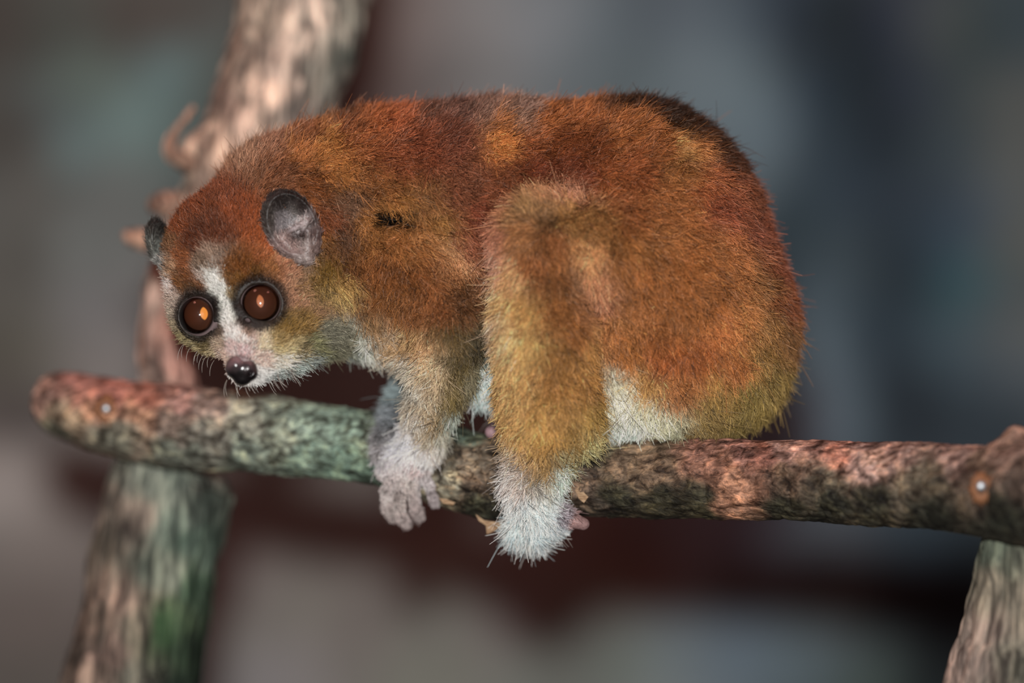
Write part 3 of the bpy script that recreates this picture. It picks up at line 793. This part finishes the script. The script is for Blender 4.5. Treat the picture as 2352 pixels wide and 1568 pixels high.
for ei, (c, g, r) in enumerate(EYES):
    g = np.array([[-0.31, 0.02, -0.95], [0.09, -0.10, -0.99]][ei])
    gw = Vector((g[0], g[2], -g[1])).normalized()       # to world axes
    q = gw.to_track_quat('Z', 'Y')
    vs, fs = uvsphere()
    ob = mesh_obj('eyeball', vs, fs, M_EYE)
    ob.scale = (r * S,) * 3
    ob.rotation_mode = 'QUATERNION'
    ob.rotation_quaternion = q
    ob.location = W(*pj(*c))
    keep(ob, loris)
    # cornea: a bulging clear cap (children live in the eyeball's unit space)
    cv, cf = [], []
    nr, ns = 14, 40
    for j in range(nr + 1):
        a = math.radians(56) * j / nr
        for i in range(ns):
            th = 2 * math.pi * i / ns
            cv.append((0.93 * math.sin(a) * 1.03 * math.cos(th), 0.93 * math.sin(a) * 1.03 * math.sin(th), 0.20 + 0.93 * math.cos(a)))
    for j in range(nr):
        for i in range(ns):
            k = j * ns + i; l = j * ns + (i + 1) % ns
            cf.append((k, k + ns, l + ns, l))
    cor = mesh_obj('cornea', cv, cf, M_CORNEA, parent=ob)
    # slit pupil, lens-shaped, laid on the iris
    inv = q.inverted()
    off = [(9, -4), (2, -7)][ei]
    hw_, hh = [(8.5, 14.5), (8, 14.5)][ei]
    pv, pf = [], []
    m = 24
    tilt = math.radians(-8)
    ring = []
    for i in range(m):
        th = 2 * math.pi * i / m
        x = math.copysign(abs(math.cos(th)) ** 1.5, math.cos(th)) * hw_
        y = math.sin(th) * hh
        ring.append((x * math.cos(tilt) - y * math.sin(tilt), x * math.sin(tilt) + y * math.cos(tilt)))
    for sc_ in (0.02, 0.5, 1.0):
        for (x, y) in ring:
            dx, dy = (off[0] + x * sc_) / r, (off[1] + y * sc_) / r
            # world offset on the front of the ball
            dz = math.sqrt(max(0, 1 - dx * dx - dy * dy))
            pw = inv @ Vector((dx, -dz, -dy))
            pw = pw.normalized() * (1.012 - 0.008 * sc_)
            pv.append(tuple(pw))
    for j in range(2):
        for i in range(m):
            k = j * m + i; l = j * m + (i + 1) % m
            pf.append((k, l, l + m, k + m))
    mesh_obj('pupil', pv, pf, M_PUP[ei], parent=ob)

# ------------------------------------------------------------------ nose
nf = Field((490, 790, -350), (620, 910, -220), 1.6)
for k, p in [(9, Ell((555, 853, -284), (36, 21, 21), 12)), (10, Ell((541, 838, -288), (20, 20, 22))), (10, Ell((571, 845, -284), (18, 19, 22))), (8, Ell((556, 872, -284), (17, 12, 16)))]:
    nf.apply(p, k)
for p in [Ell((531, 858, -311), (9, 5, 9), 35), Ell((576, 857, -306), (9, 5.5, 10), -40)]:
    nf.apply(p, 4, 'sub')
nf.apply(Cone((556, 840, -316), (558, 872, -312), 1.6, 1.6), 3, 'sub')
NV, NF = nf.mesh()
mn = NT('wet_nose')
vor = mn.n('TexVoronoi', Scale=1500.0)
mn.t.links.new(mn.coords(), vor.inputs['Vector'])
mn.principled(mn.attr('coat'), rough=0.22, spec=0.6, bump=vor.outputs['Distance'], bump_s=0.15, bump_d=0.0004)
nc = rbf([(k[0], k[1], *lin(k[2:5])) for k in [(530,832,120,95,98),(548,822,150,122,125),(572,826,130,104,106),(590,838,70,56,58),(540,845,60,52,54),(565,842,66,58,60),(552,858,24,22,24),(535,865,22,20,22),(575,865,20,18,20),(555,880,18,16,18)]], seen(NV), 3, 2.0, 6)
nose = keep(mesh_obj('nose', to_m(NV), NF, mn.m, attrs={'coat': nc}), loris)

# whiskers
def whiskers(spec, name, col):
    R, T, L = [], [], []
    for (x, y, z, dx, dy, dz, l) in spec:
        R.append(tuple(pj(x, y, z))); T.append((dx, dy, dz)); L.append(l)
    R = np.array(R, float); T = np.array(T, float); T /= np.linalg.norm(T, axis=1, keepdims=True)
    nn = len(R)
    h = hair(name, R, T, np.tile(np.array([[0.2, 0.3, 0.1]]), (nn, 1)), np.array(L, float), np.tile(np.array([col]), (nn, 1)), 0.5 * np.ones(nn), M_FUR, loris, npts=7, lift=np.ones(nn) * 1.9, frizz=0.02, taper=0.2)
    h['kind'] = 'stuff'
    return keep(h, loris)
sp = []
r = np.random.default_rng(21)
for i in range(26):
    x = 520 + 150 * r.random(); y = 872 - max(0, x - 600) * 0.35
    sp.append((x, y, -250 + 30 * r.random(), (x - 590) / 140 + 0.15 * r.normal(), 1.0, -0.2 + 0.3 * r.normal(), 26 + 22 * r.random()))
for i in range(10):
    x = 420 + 90 * r.random()
    sp.append((x, 790 + (x - 420) * 0.5, -200, -0.7 + 0.2 * r.normal(), 0.9, -0.2, 24 + 16 * r.random()))
for i in range(22):
    x = 1180 + 120 * r.random()
    sp.append((x, 1214 + 8 * r.random(), -85, (x - 1235) / 70, 1.2, -0.2 + 0.2 * r.normal(), 42 + 30 * r.random()))
whiskers(sp, 'whiskers', (0.7, 0.66, 0.62))

# ------------------------------------------------------------------ wood
def wood_mesh(path, nseg, nring, amp, seed, twist=0.0, cap=True, bumps=(), ridge=0.0, fine=1.0):
    """path: (u,v,w,r); returns verts/faces (layout units) and (s, theta) parameters"""
    Pth = np.array(path, float)
    for row in Pth:
        row[3] *= 1 + row[2] / DPX
        row[:3] = pj(*row[:3])
    dd = np.linalg.norm(np.diff(Pth[:, :3], axis=0), axis=1)
    cum = np.concatenate([[0], np.cumsum(dd)])
    s = np.linspace(0, cum[-1], nseg)
    # smooth interpolation (Catmull-Rom)
    idx = np.clip(np.searchsorted(cum, s, side='right') - 1, 0, len(dd) - 1)
    t = ((s - cum[idx]) / dd[idx])[:, None]
    p0 = Pth[np.maximum(idx - 1, 0)]; p1 = Pth[idx]; p2 = Pth[idx + 1]; p3 = Pth[np.minimum(idx + 2, len(Pth) - 1)]
    C = 0.5 * ((2 * p1) + (-p0 + p2) * t + (2 * p0 - 5 * p1 + 4 * p2 - p3) * t ** 2 + (-p0 + 3 * p1 - 3 * p2 + p3) * t ** 3)
    tan = np.gradient(C[:, :3], axis=0)
    tan /= np.linalg.norm(tan, axis=1, keepdims=True)
    ref = np.array([0.0, 0.0, 1.0])
    b1 = np.cross(tan, ref); b1 /= np.linalg.norm(b1, axis=1, keepdims=True)
    b2 = np.cross(tan, b1)
    th = np.linspace(0, 2 * math.pi, nring, endpoint=False)
    X = C[:, None, :3] + C[:, None, 3:4] * (np.cos(th)[None, :, None] * b1[:, None] + np.sin(th)[None, :, None] * b2[:, None])
    flat = X.reshape(-1, 3)
    nrm = (X - C[:, None, :3]).reshape(-1, 3); nrm /= np.linalg.norm(nrm, axis=1, keepdims=True)
    # bark-space coordinates: long along the limb
    sl = np.repeat(s, nring); tt = np.tile(th, nseg)
    rr = np.repeat(C[:, 3], nring)
    q = np.stack([np.cos(tt) * rr, np.sin(tt) * rr, sl / (3.0 if ridge else 1.6)], axis=1)
    disp = amp * (vnoise(flat, 130, seed) * 0.9 + vnoise(flat, 55, seed + 1) * 0.45)
    disp += fine * (vnoise(q, 22, seed + 2) * 2.6 + vnoise(q, 9, seed + 3) * 1.5)
    crack = 1 - np.abs(vnoise(q, 26, seed + 4)) * 5
    disp -= fine * 3.5 * np.clip(crack, 0, 1)
    if ridge:
        q2 = np.stack([np.cos(tt) * rr, np.sin(tt) * rr, sl / 12], axis=1)
        disp += ridge * vnoise(q2, 24, seed + 5) + ridge * 0.5 * vnoise(q2, 11, seed + 6)
    for (bu, bv, bw, br, bh) in bumps:
        d = np.linalg.norm(flat - pj(bu, bv, bw), axis=1)
        disp += bh * np.exp(-(d / br) ** 2)
    flat = flat + nrm * disp[:, None]
    F = []
    i = np.arange(nseg - 1)[:, None]; j = np.arange(nring)[None, :]
    a = i * nring + j; b = i * nring + (j + 1) % nring
    F = np.stack([a, b, b + nring, a + nring], axis=2).reshape(-1, 4)
    V = flat
    cen = [C[0, :3], C[-1, :3]]
    fl = F.tolist()
    if cap:
        base = len(V)
        V = np.concatenate([V, np.array(cen)])
        for jj in range(nring):
            fl.append([base, (jj + 1) % nring, jj])
            o = (nseg - 1) * nring
            fl.append([base + 1, o + jj, o + (jj + 1) % nring])
    return V, fl

def branch_w(u):
    return 60 - (u - 1150) * 0.33 - max(0, (u - 1700) / 650) ** 2 * 170 + max(0, (700 - u) / 600) ** 2 * 110
BP = [(96,918,30),(103,919,52),(120,922,66),(150,930,76),(250,953,86),(400,978,95),(560,991,92),(700,1008,84),(870,1030,83),(960,1052,86),(1040,1074,92),(1120,1092,98),(1200,1100,98),(1270,1096,88),(1340,1094,92),(1440,1097,94),(1600,1099,93),(1800,1101,92),(2000,1108,96),(2150,1118,100),(2260,1128,106),(2360,1134,116),(2480,1150,112),(2600,1165,104)]
def mat_bark_branch():
    m = NT('branch_bark')
    co = m.coords()
    a = m.attr('bark')
    n1 = m.noise(m.coords((0.55, 1, 1)), 260, 6, 0.65, 0.6)
    n2 = m.noise(co, 95, 5, 0.6, 0.8)
    n3 = m.noise(m.coords((0.35, 1, 1)), 520, 4, 0.6, 1.2)
    col = m.mix(1.0, a, m.ramp(n1, [(0.36, (0.12, 0.10, 0.09)), (0.45, (0.50, 0.47, 0.45)), (0.55, (1.0, 1.0, 1.0)), (0.68, (2.0, 1.85, 1.7))]), 'MULTIPLY')
    col = m.mix(1.0, col, m.ramp(n2, [(0.36, (0.45, 0.42, 0.40)), (0.5, (1, 1, 1)), (0.66, (1.45, 1.35, 1.2))]), 'MULTIPLY')
    vo = m.n('TexVoronoi', feature='DISTANCE_TO_EDGE', Scale=150.0)
    mpv = m.coords((0.5, 1, 1))
    wv = m.n('TexNoise', Scale=120.0, Detail=3)
    m.t.links.new(mpv, wv.inputs['Vector'])
    m.t.links.new(m.mix(0.03, mpv, wv.outputs['Color'], 'ADD'), vo.inputs['Vector'])
    edge = vo.outputs['Distance']
    am0 = m.n('Attribute', attribute_name='flake').outputs['Fac']
    crk = m.ramp(edge, [(0.0, (0.12, 0.10, 0.09)), (0.04, (0.35, 0.30, 0.28)), (0.08, (1.5, 1.35, 1.2)), (0.2, (1, 1, 1))])
    col = m.mix(m.math('ADD', m.math('MULTIPLY', am0, 0.6), 0.3), col, m.mix(1.0, col, crk, 'MULTIPLY'))
    # pale split flakes
    fl = m.ramp(n3, [(0.655, (0, 0, 0)), (0.69, (1, 1, 1))])
    am = m.n('Attribute', attribute_name='flake').outputs['Fac']
    col = m.mix(m.math('MULTIPLY', fl, am), col, (0.62, 0.40, 0.24))
    m.principled(col, rough=0.62, spec=0.35, bump=m.math('ADD', n1, m.math('MULTIPLY', n3, 0.5)), bump_s=0.8, bump_d=0.0016)
    return m.m
M_BRANCH = mat_bark_branch()
V, F = wood_mesh([(u, v, branch_w(u), r_) for u, v, r_ in BP], 1100, 220, 5, 60,
                 bumps=[(1010, 1105, 5, 36, 12), (1150, 1170, -10, 50, 12), (2330, 1010, branch_w(2330), 42, 34), (2340, 985, branch_w(2340), 26, 30), (350, 1070, 260, 60, 8), (1330, 1120, -80, 36, 10)])
BK = [  # bark colour by (u, v); red lamp sheen above and shade below painted in
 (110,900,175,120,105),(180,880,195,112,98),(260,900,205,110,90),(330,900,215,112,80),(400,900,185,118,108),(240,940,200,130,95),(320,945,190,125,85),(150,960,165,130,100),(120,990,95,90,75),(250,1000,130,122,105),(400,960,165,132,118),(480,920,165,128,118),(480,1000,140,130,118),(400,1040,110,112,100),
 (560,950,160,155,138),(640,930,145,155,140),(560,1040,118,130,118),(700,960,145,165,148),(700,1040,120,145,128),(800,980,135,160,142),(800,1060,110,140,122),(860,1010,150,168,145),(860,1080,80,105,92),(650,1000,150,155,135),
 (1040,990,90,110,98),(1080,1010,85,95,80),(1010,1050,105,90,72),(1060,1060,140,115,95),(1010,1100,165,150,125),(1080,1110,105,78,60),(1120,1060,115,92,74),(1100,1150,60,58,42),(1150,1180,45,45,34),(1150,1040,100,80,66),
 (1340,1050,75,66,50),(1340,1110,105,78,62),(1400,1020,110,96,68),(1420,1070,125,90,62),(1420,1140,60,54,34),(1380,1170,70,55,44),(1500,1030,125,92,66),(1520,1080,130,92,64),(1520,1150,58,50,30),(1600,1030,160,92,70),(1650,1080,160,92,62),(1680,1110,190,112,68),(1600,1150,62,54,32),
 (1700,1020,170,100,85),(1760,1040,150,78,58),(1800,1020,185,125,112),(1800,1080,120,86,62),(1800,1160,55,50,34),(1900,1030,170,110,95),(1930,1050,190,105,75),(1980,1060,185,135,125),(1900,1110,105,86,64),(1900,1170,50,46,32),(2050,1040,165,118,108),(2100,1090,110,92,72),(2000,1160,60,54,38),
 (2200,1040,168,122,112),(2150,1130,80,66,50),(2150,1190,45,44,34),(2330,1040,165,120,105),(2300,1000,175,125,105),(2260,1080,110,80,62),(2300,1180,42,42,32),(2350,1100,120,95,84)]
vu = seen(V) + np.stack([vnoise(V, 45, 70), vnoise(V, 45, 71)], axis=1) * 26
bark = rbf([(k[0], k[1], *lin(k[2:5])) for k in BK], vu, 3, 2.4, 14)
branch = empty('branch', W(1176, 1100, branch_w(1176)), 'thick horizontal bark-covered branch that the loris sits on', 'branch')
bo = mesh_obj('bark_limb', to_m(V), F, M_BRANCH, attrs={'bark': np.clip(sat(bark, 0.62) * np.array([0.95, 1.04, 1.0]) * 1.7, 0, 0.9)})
fa = bo.data.attributes.new('flake', 'FLOAT', 'POINT')
fa.data.foreach_set('value', (np.exp(-((V[:, 0] - 1130) / 230) ** 4) * 0.9).astype(np.float32))
keep(bo, branch)

# screws that fasten the branch
M_STEEL = mat_plain('steel', (0.45, 0.47, 0.5), 0.45, 0.5, Metallic=1.0)
M_RAW = mat_plain('raw_wood', (0.30, 0.13, 0.06), 0.6, 0.3)
def screw(u, v, rr):
    # find the bark surface facing the room at u,v
    d = np.hypot(*(seen(V) - np.array([u, v])).T)
    m = (d < 14) & (V[:, 2] < branch_w(u))
    w = V[m, 2].min()
    vs, fs = uvsphere(24, 12)
    head = mesh_obj('screw', vs * np.array([rr, rr, rr * 0.45]), fs, M_STEEL)
    head.scale = (S,) * 3
    head.rotation_euler = (math.pi / 2, 0, 0)
    head.location = W(*pj(u, v, w - 1))
    keep(head, branch)
    hole = []
    # splintered rim of bare wood around the screw
    nn = 28
    vv, ff = [], []
    rng = np.random.default_rng(int(u))
    for k, (q, z) in enumerate(((0.9, 0), (1.6, -4), (2.3, 2), (2.2, 8))):
        for i in range(nn):
            a = 2 * math.pi * i / nn
            j = 1 + 0.18 * rng.normal() * (k > 1)
            vv.append(tuple(pj(u + math.cos(a) * rr * q * j, v + 4 + math.sin(a) * rr * q * 1.25 * j, w + z)))
    for k in range(3):
        for i in range(nn):
            ff.append((k * nn + i, k * nn + (i + 1) % nn, (k + 1) * nn + (i + 1) % nn, (k + 1) * nn + i))
    rim = keep(mesh_obj('screw_rim', to_m(np.array(vv)), ff, M_RAW), branch)
screw(2254, 1116, 12)
screw(243, 938, 11)

# pale splintered flake hanging under the branch
def flake(pts, w0, thick, mat, name):
    n_ = len(pts)
    vs = [(x, y, w0 + dz) for x, y, dz in pts] + [(x, y, w0 + dz + thick) for x, y, dz in pts]
    fs = [tuple(range(n_)), tuple(range(2 * n_ - 1, n_ - 1, -1))] + [(i, i + n_, (i + 1) % n_ + n_, (i + 1) % n_) for i in range(n_)]
    return keep(mesh_obj(name, to_m(np.array(vs)), fs, mat, smooth=False), branch)
mw = NT('splintered_wood')
nzf = mw.noise(mw.coords((1, 1, 4)), 300, 4)
mw.principled(mw.ramp(nzf, [(0.35, (0.30, 0.17, 0.09)), (0.6, (0.62, 0.42, 0.26))]), rough=0.7, spec=0.2, bump=nzf, bump_s=0.5, bump_d=0.001)
flake([(1092,1180,0),(1112,1194,-4),(1140,1198,-8),(1180,1196,-10),(1196,1204,-12),(1186,1218,-12),(1172,1212,-14),(1158,1222,-12),(1146,1210,-10),(1134,1220,-8),(1118,1226,-6),(1116,1206,-4),(1100,1196,0)], -6, 9, mw.m, 'splinter')
flake([(1008,1144,0),(1026,1146,-3),(1046,1154,-6),(1040,1160,-6),(1018,1156,-4)], 5, 8, mw.m, 'splinter')
flake([(1320,1122,0),(1334,1110,-4),(1340,1128,-6),(1350,1138,-6),(1340,1152,-4),(1328,1142,-2)], -96, 8, mw.m, 'splinter')

# posts and trunk ------------------------------------------------------------
FLOOR_V = 784 + 0.80 / S
def mat_post(name, base, stops, moss):
    m = NT(name)
    a = m.attr('bark')
    n1 = m.noise(m.coords((1, 1, 0.14)), 210, 5, 0.6, 0.8)
    n2 = m.noise(m.coords((1, 1, 0.5)), 70, 4, 0.6, 0.6)
    col = m.mix(1.0, a, m.ramp(n1, stops), 'MULTIPLY')
    col = m.mix(1.0, col, m.ramp(n2, [(0.38, (0.6, 0.62, 0.6)), (0.6, (1.2, 1.15, 1.1))]), 'MULTIPLY')
    m.principled(col, rough=0.75, spec=0.25, bump=n1, bump_s=0.8, bump_d=0.003)
    return m.m
STOPS = [(0.36, (0.22, 0.20, 0.20)), (0.46, (0.62, 0.60, 0.58)), (0.54, (1.15, 1.1, 1.05)), (0.66, (2.1, 1.95, 1.8))]
M_POST = mat_post('post_bark', None, STOPS, True)

def post(name, label, path, seed, keys, bumps=(), ridge=6, nseg=700, nring=160, amp=9, cat='post', gain=1.45):
    V, F = wood_mesh(path, nseg, nring, amp, seed, ridge=ridge, bumps=bumps, fine=1.2)
    c = rbf([(k[0], k[1], *lin(k[2:5])) for k in keys], seen(V) + np.stack([vnoise(V, 60, seed + 9), vnoise(V, 60, seed + 10)], axis=1) * 25, 3, 2.0, 20)
    root = empty(name, W(*path[-1][:3]), label, cat)
    o = keep(mesh_obj('bark', to_m(V), F, M_POST, attrs={'bark': np.clip(sat(c, 0.6) * np.array([0.93, 1.02, 1.03]) * gain, 0, .9)}), root)
    return root, o

def down(p, slope_u, slope_w, r_):
    """continue a leaning post to the floor"""
    dv = FLOOR_V - p[1]
    return (p[0] + slope_u * dv, FLOOR_V, p[2] + slope_w * dv, r_)
pl = [(420, 1052, 560, 95), (412, 1070, 560, 128), (398, 1096, 560, 140), (375, 1200, 560, 148), (345, 1340, 560, 150), (300, 1568, 558, 152), (230, 1900, 555, 155)]
pl.append(down(pl[-1], -0.20, 0.0, 175))
post('wooden_post', 'thick grey-brown mossy post under the left end of the branch', pl, 80,
     [(260,1080,150,140,125),(250,1160,150,120,105),(330,1100,110,115,105),(400,1090,120,130,118),(500,1100,95,90,82),(480,1160,85,95,85),(400,1200,110,125,112),(300,1200,150,122,108),(220,1250,120,100,85),(200,1400,110,85,72),(280,1380,170,130,112),(360,1320,120,125,110),(460,1250,75,98,85),(440,1350,55,85,62),(390,1400,60,80,50),(380,1440,40,80,38),(320,1440,130,115,95),(250,1500,165,122,108),(160,1500,70,56,48),(300,1540,110,105,92),(420,1500,40,62,42),(420,1560,35,55,40),(230,1560,140,110,95),(200,2500,110,100,90),(300,3000,100,90,80)],
     ridge=8)
pr = [(2352, 1232, -365, 60), (2350, 1246, -365, 90), (2344, 1270, -362, 100), (2325, 1400, -350, 104), (2290, 1568, -330, 108), (2200, 1900, -300, 112)]
pr = [(u + 2, v, w, r_) for u, v, w, r_ in pr]
pr.append(down(pr[-1], -0.25, 0.15, 130))
post('wooden_post', 'pale grey-brown slanted post under the right end of the branch', pr, 110,
     [(2280,1250,95,105,88),(2340,1280,120,115,95),(2270,1350,125,110,92),(2330,1400,130,112,95),(2250,1450,150,122,110),(2220,1520,160,128,118),(2300,1500,115,105,90),(2350,1540,90,84,72),(2250,2500,110,100,90)], ridge=6, amp=6)

tr = [(760, -900, 1100, 150), (745, -400, 1000, 148), (697, 0, 880, 146), (655, 160, 820, 140), (585, 330, 760, 120), (520, 430, 730, 98), (450, 540, 700, 80), (400, 680, 680, 66), (378, 800, 670, 58), (382, 900, 720, 62), (372, 1050, 790, 66), (340, 1400, 860, 68), (300, 1700, 870, 68)]
tr.append(down(tr[-1], -0.15, 0.02, 90))
trunk, to = post('tree_trunk', 'leaning gnarled pinkish-brown trunk rising behind the head of the loris', tr, 140,
     [(600,50,150,128,112),(700,50,195,165,148),(780,60,150,142,130),(820,150,85,95,88),(560,120,150,118,102),(650,150,205,170,152),(740,180,140,128,118),(520,230,140,105,92),(600,230,200,160,138),(690,250,140,120,112),(560,280,205,160,138),(470,320,165,125,105),(430,350,190,145,120),(500,350,195,150,125),(450,400,165,130,112),(400,420,130,105,90),(370,470,175,135,115),(350,560,140,105,92),(300,545,180,125,108),(340,640,120,92,82),(400,600,110,88,78),(350,720,170,128,115),(390,760,165,105,90),(410,830,190,120,105),(350,840,160,118,105),(330,1200,110,90,80),(300,2500,110,100,90),(700,-500,150,130,115)],
     bumps=[(440, 345, 700, 46, 46), (360, 470, 700, 40, 22), (330, 545, 690, 34, 50), (330, 660, 660, 50, 10)], ridge=9, cat='tree trunk', gain=1.75)
# short curling twig stubs on the trunk
def twig(path, seed):
    V, F = wood_mesh(path, 60, 24, 2, seed, fine=0.5)
    c = np.tile(lin((172, 132, 112)), (len(V), 1))
    return keep(mesh_obj('twig', to_m(V), F, M_POST, attrs={'bark': np.clip(sat(c, 0.75) * 1.35, 0, .9)}), trunk)
twig([(470, 380, 700, 30), (425, 372, 675, 24), (392, 348, 660, 20), (398, 308, 655, 12), (425, 272, 655, 9), (445, 244, 655, 6)], 171)
twig([(400, 470, 700, 34), (365, 468, 680, 26), (345, 480, 670, 14)], 173)
twig([(390, 560, 690, 34), (340, 552, 680, 26), (296, 545, 670, 20), (284, 548, 668, 9)], 172)
twig([(400, 720, 680, 24), (352, 700, 650, 18), (330, 760, 640, 16), (335, 840, 640, 14)], 174)

# ------------------------------------------------------------------ room
def wall_w(X):   # depth of the wall plane (m) at x (m)
    return 0.86 + 0.42 * X
nx, nz_ = 220, 160
xs = np.linspace(-1.6, 1.6, nx); zs = np.linspace(-0.80, 1.5, nz_)
GX, GZ = np.meshgrid(xs, zs, indexing='ij')
# position of each wall point as the layout coordinates that see it from the camera
yw = wall_w(GX)
U = GX / S * (DIST / (DIST + yw)) + 1176
Vv = 784 - GZ / S * (DIST / (DIST + yw))
pts = np.stack([GX.ravel(), GZ.ravel(), np.zeros(GX.size)], axis=1)
rel = 0.022 * vnoise(pts, 0.22, 200) + 0.012 * vnoise(pts, 0.08, 201)
Y = yw.ravel() - rel
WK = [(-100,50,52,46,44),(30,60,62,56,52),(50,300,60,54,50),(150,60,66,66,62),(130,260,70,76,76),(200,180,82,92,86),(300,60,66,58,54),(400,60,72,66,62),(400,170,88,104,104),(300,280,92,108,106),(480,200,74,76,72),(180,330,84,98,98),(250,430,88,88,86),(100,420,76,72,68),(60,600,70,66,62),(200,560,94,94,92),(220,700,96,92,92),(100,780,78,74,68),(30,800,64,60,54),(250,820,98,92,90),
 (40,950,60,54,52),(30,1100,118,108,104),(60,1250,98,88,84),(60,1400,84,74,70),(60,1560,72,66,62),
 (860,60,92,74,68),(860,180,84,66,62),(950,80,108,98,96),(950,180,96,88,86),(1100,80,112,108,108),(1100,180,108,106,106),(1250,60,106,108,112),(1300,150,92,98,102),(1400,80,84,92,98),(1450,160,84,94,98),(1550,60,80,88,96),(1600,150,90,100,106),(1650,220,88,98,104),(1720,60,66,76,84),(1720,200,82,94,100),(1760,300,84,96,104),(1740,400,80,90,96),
 (1800,40,38,46,56),(1850,120,32,38,44),(1880,220,38,48,58),(1900,300,42,52,60),(1950,60,28,34,38),(1980,200,26,32,36),(1870,380,48,58,66),(1820,460,40,50,56),(1950,420,44,54,64),(1850,560,36,46,52),(1930,600,54,64,70),(2000,360,34,42,50),(2050,300,28,34,40),(2050,500,36,44,52),(2040,120,32,40,48),(2080,60,44,48,62),(2120,200,44,50,62),  # dark diagonal bands: shade of wall folds put into the wall colour
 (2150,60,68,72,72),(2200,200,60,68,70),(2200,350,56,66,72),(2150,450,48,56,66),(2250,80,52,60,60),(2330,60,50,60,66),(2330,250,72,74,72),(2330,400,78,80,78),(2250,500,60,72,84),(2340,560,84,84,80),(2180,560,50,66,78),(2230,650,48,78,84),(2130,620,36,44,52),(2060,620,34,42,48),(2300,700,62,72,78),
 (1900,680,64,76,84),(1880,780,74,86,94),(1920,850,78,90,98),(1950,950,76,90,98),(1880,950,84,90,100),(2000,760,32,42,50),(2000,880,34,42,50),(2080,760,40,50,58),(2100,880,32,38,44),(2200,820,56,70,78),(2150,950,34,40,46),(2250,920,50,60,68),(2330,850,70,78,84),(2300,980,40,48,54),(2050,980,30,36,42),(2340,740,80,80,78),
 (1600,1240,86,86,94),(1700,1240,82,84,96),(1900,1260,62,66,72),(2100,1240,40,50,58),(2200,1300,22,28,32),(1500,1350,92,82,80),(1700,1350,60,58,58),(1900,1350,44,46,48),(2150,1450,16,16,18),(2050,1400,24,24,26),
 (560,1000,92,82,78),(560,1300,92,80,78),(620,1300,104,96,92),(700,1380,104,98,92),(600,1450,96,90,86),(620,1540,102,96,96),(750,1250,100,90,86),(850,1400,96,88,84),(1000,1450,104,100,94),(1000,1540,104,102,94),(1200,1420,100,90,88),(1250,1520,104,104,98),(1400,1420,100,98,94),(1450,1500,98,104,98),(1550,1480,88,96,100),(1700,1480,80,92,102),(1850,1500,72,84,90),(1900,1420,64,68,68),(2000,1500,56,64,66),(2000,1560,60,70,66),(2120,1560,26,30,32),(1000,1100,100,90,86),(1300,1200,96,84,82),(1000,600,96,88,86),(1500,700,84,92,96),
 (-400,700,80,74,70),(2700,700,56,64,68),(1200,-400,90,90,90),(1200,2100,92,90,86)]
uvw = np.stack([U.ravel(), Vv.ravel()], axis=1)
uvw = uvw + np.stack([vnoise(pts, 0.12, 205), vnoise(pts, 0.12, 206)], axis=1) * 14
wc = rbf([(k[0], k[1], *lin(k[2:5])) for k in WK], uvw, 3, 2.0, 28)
mw_ = NT('painted_rock_wall')
a = mw_.attr('paint_fold_shade')
nw = mw_.noise(mw_.coords(), 9, 6, 0.6, 0.4)
mw_.principled(mw_.mix(1.0, a, mw_.ramp(nw, [(0.35, (0.8, 0.8, 0.8)), (0.65, (1.2, 1.2, 1.2))]), 'MULTIPLY'), rough=0.85, spec=0.15, bump=nw, bump_s=0.5, bump_d=0.01)
vv = np.stack([GX.ravel(), Y, GZ.ravel()], axis=1)
i = np.arange(nx - 1)[:, None]; j = np.arange(nz_ - 1)[None, :]
a0 = i * nz_ + j
F = np.stack([a0, a0 + nz_, a0 + nz_ + 1, a0 + 1], axis=2).reshape(-1, 4)
wall = mesh_obj('wall_back', vv, F, mw_.m, attrs={'paint_fold_shade': np.clip(sat(wc, 0.9) * np.array([0.90, 1.0, 1.02]) * 2.8, 0, .9)})
wall['kind'] = 'structure'
wall['label'] = 'dark grey painted rock wall behind the loris'
wall['category'] = 'wall'
mf = NT('packed_earth')
nf_ = mf.noise(mf.coords(), 14, 6, 0.6)
mf.principled(mf.ramp(nf_, [(0.3, (0.05, 0.04, 0.035)), (0.7, (0.14, 0.115, 0.095))]), rough=0.9, spec=0.1, bump=nf_, bump_s=0.6, bump_d=0.01)
fl = mesh_obj('floor', [(-1.6, -3.2, -0.80), (1.6, -3.2, -0.80), (1.6, 1.6, -0.80), (-1.6, 1.6, -0.80)], [(0, 1, 2, 3)], mf.m, smooth=False)
fl['kind'] = 'structure'
fl['label'] = 'dark packed earth floor of the enclosure'
fl['category'] = 'floor'
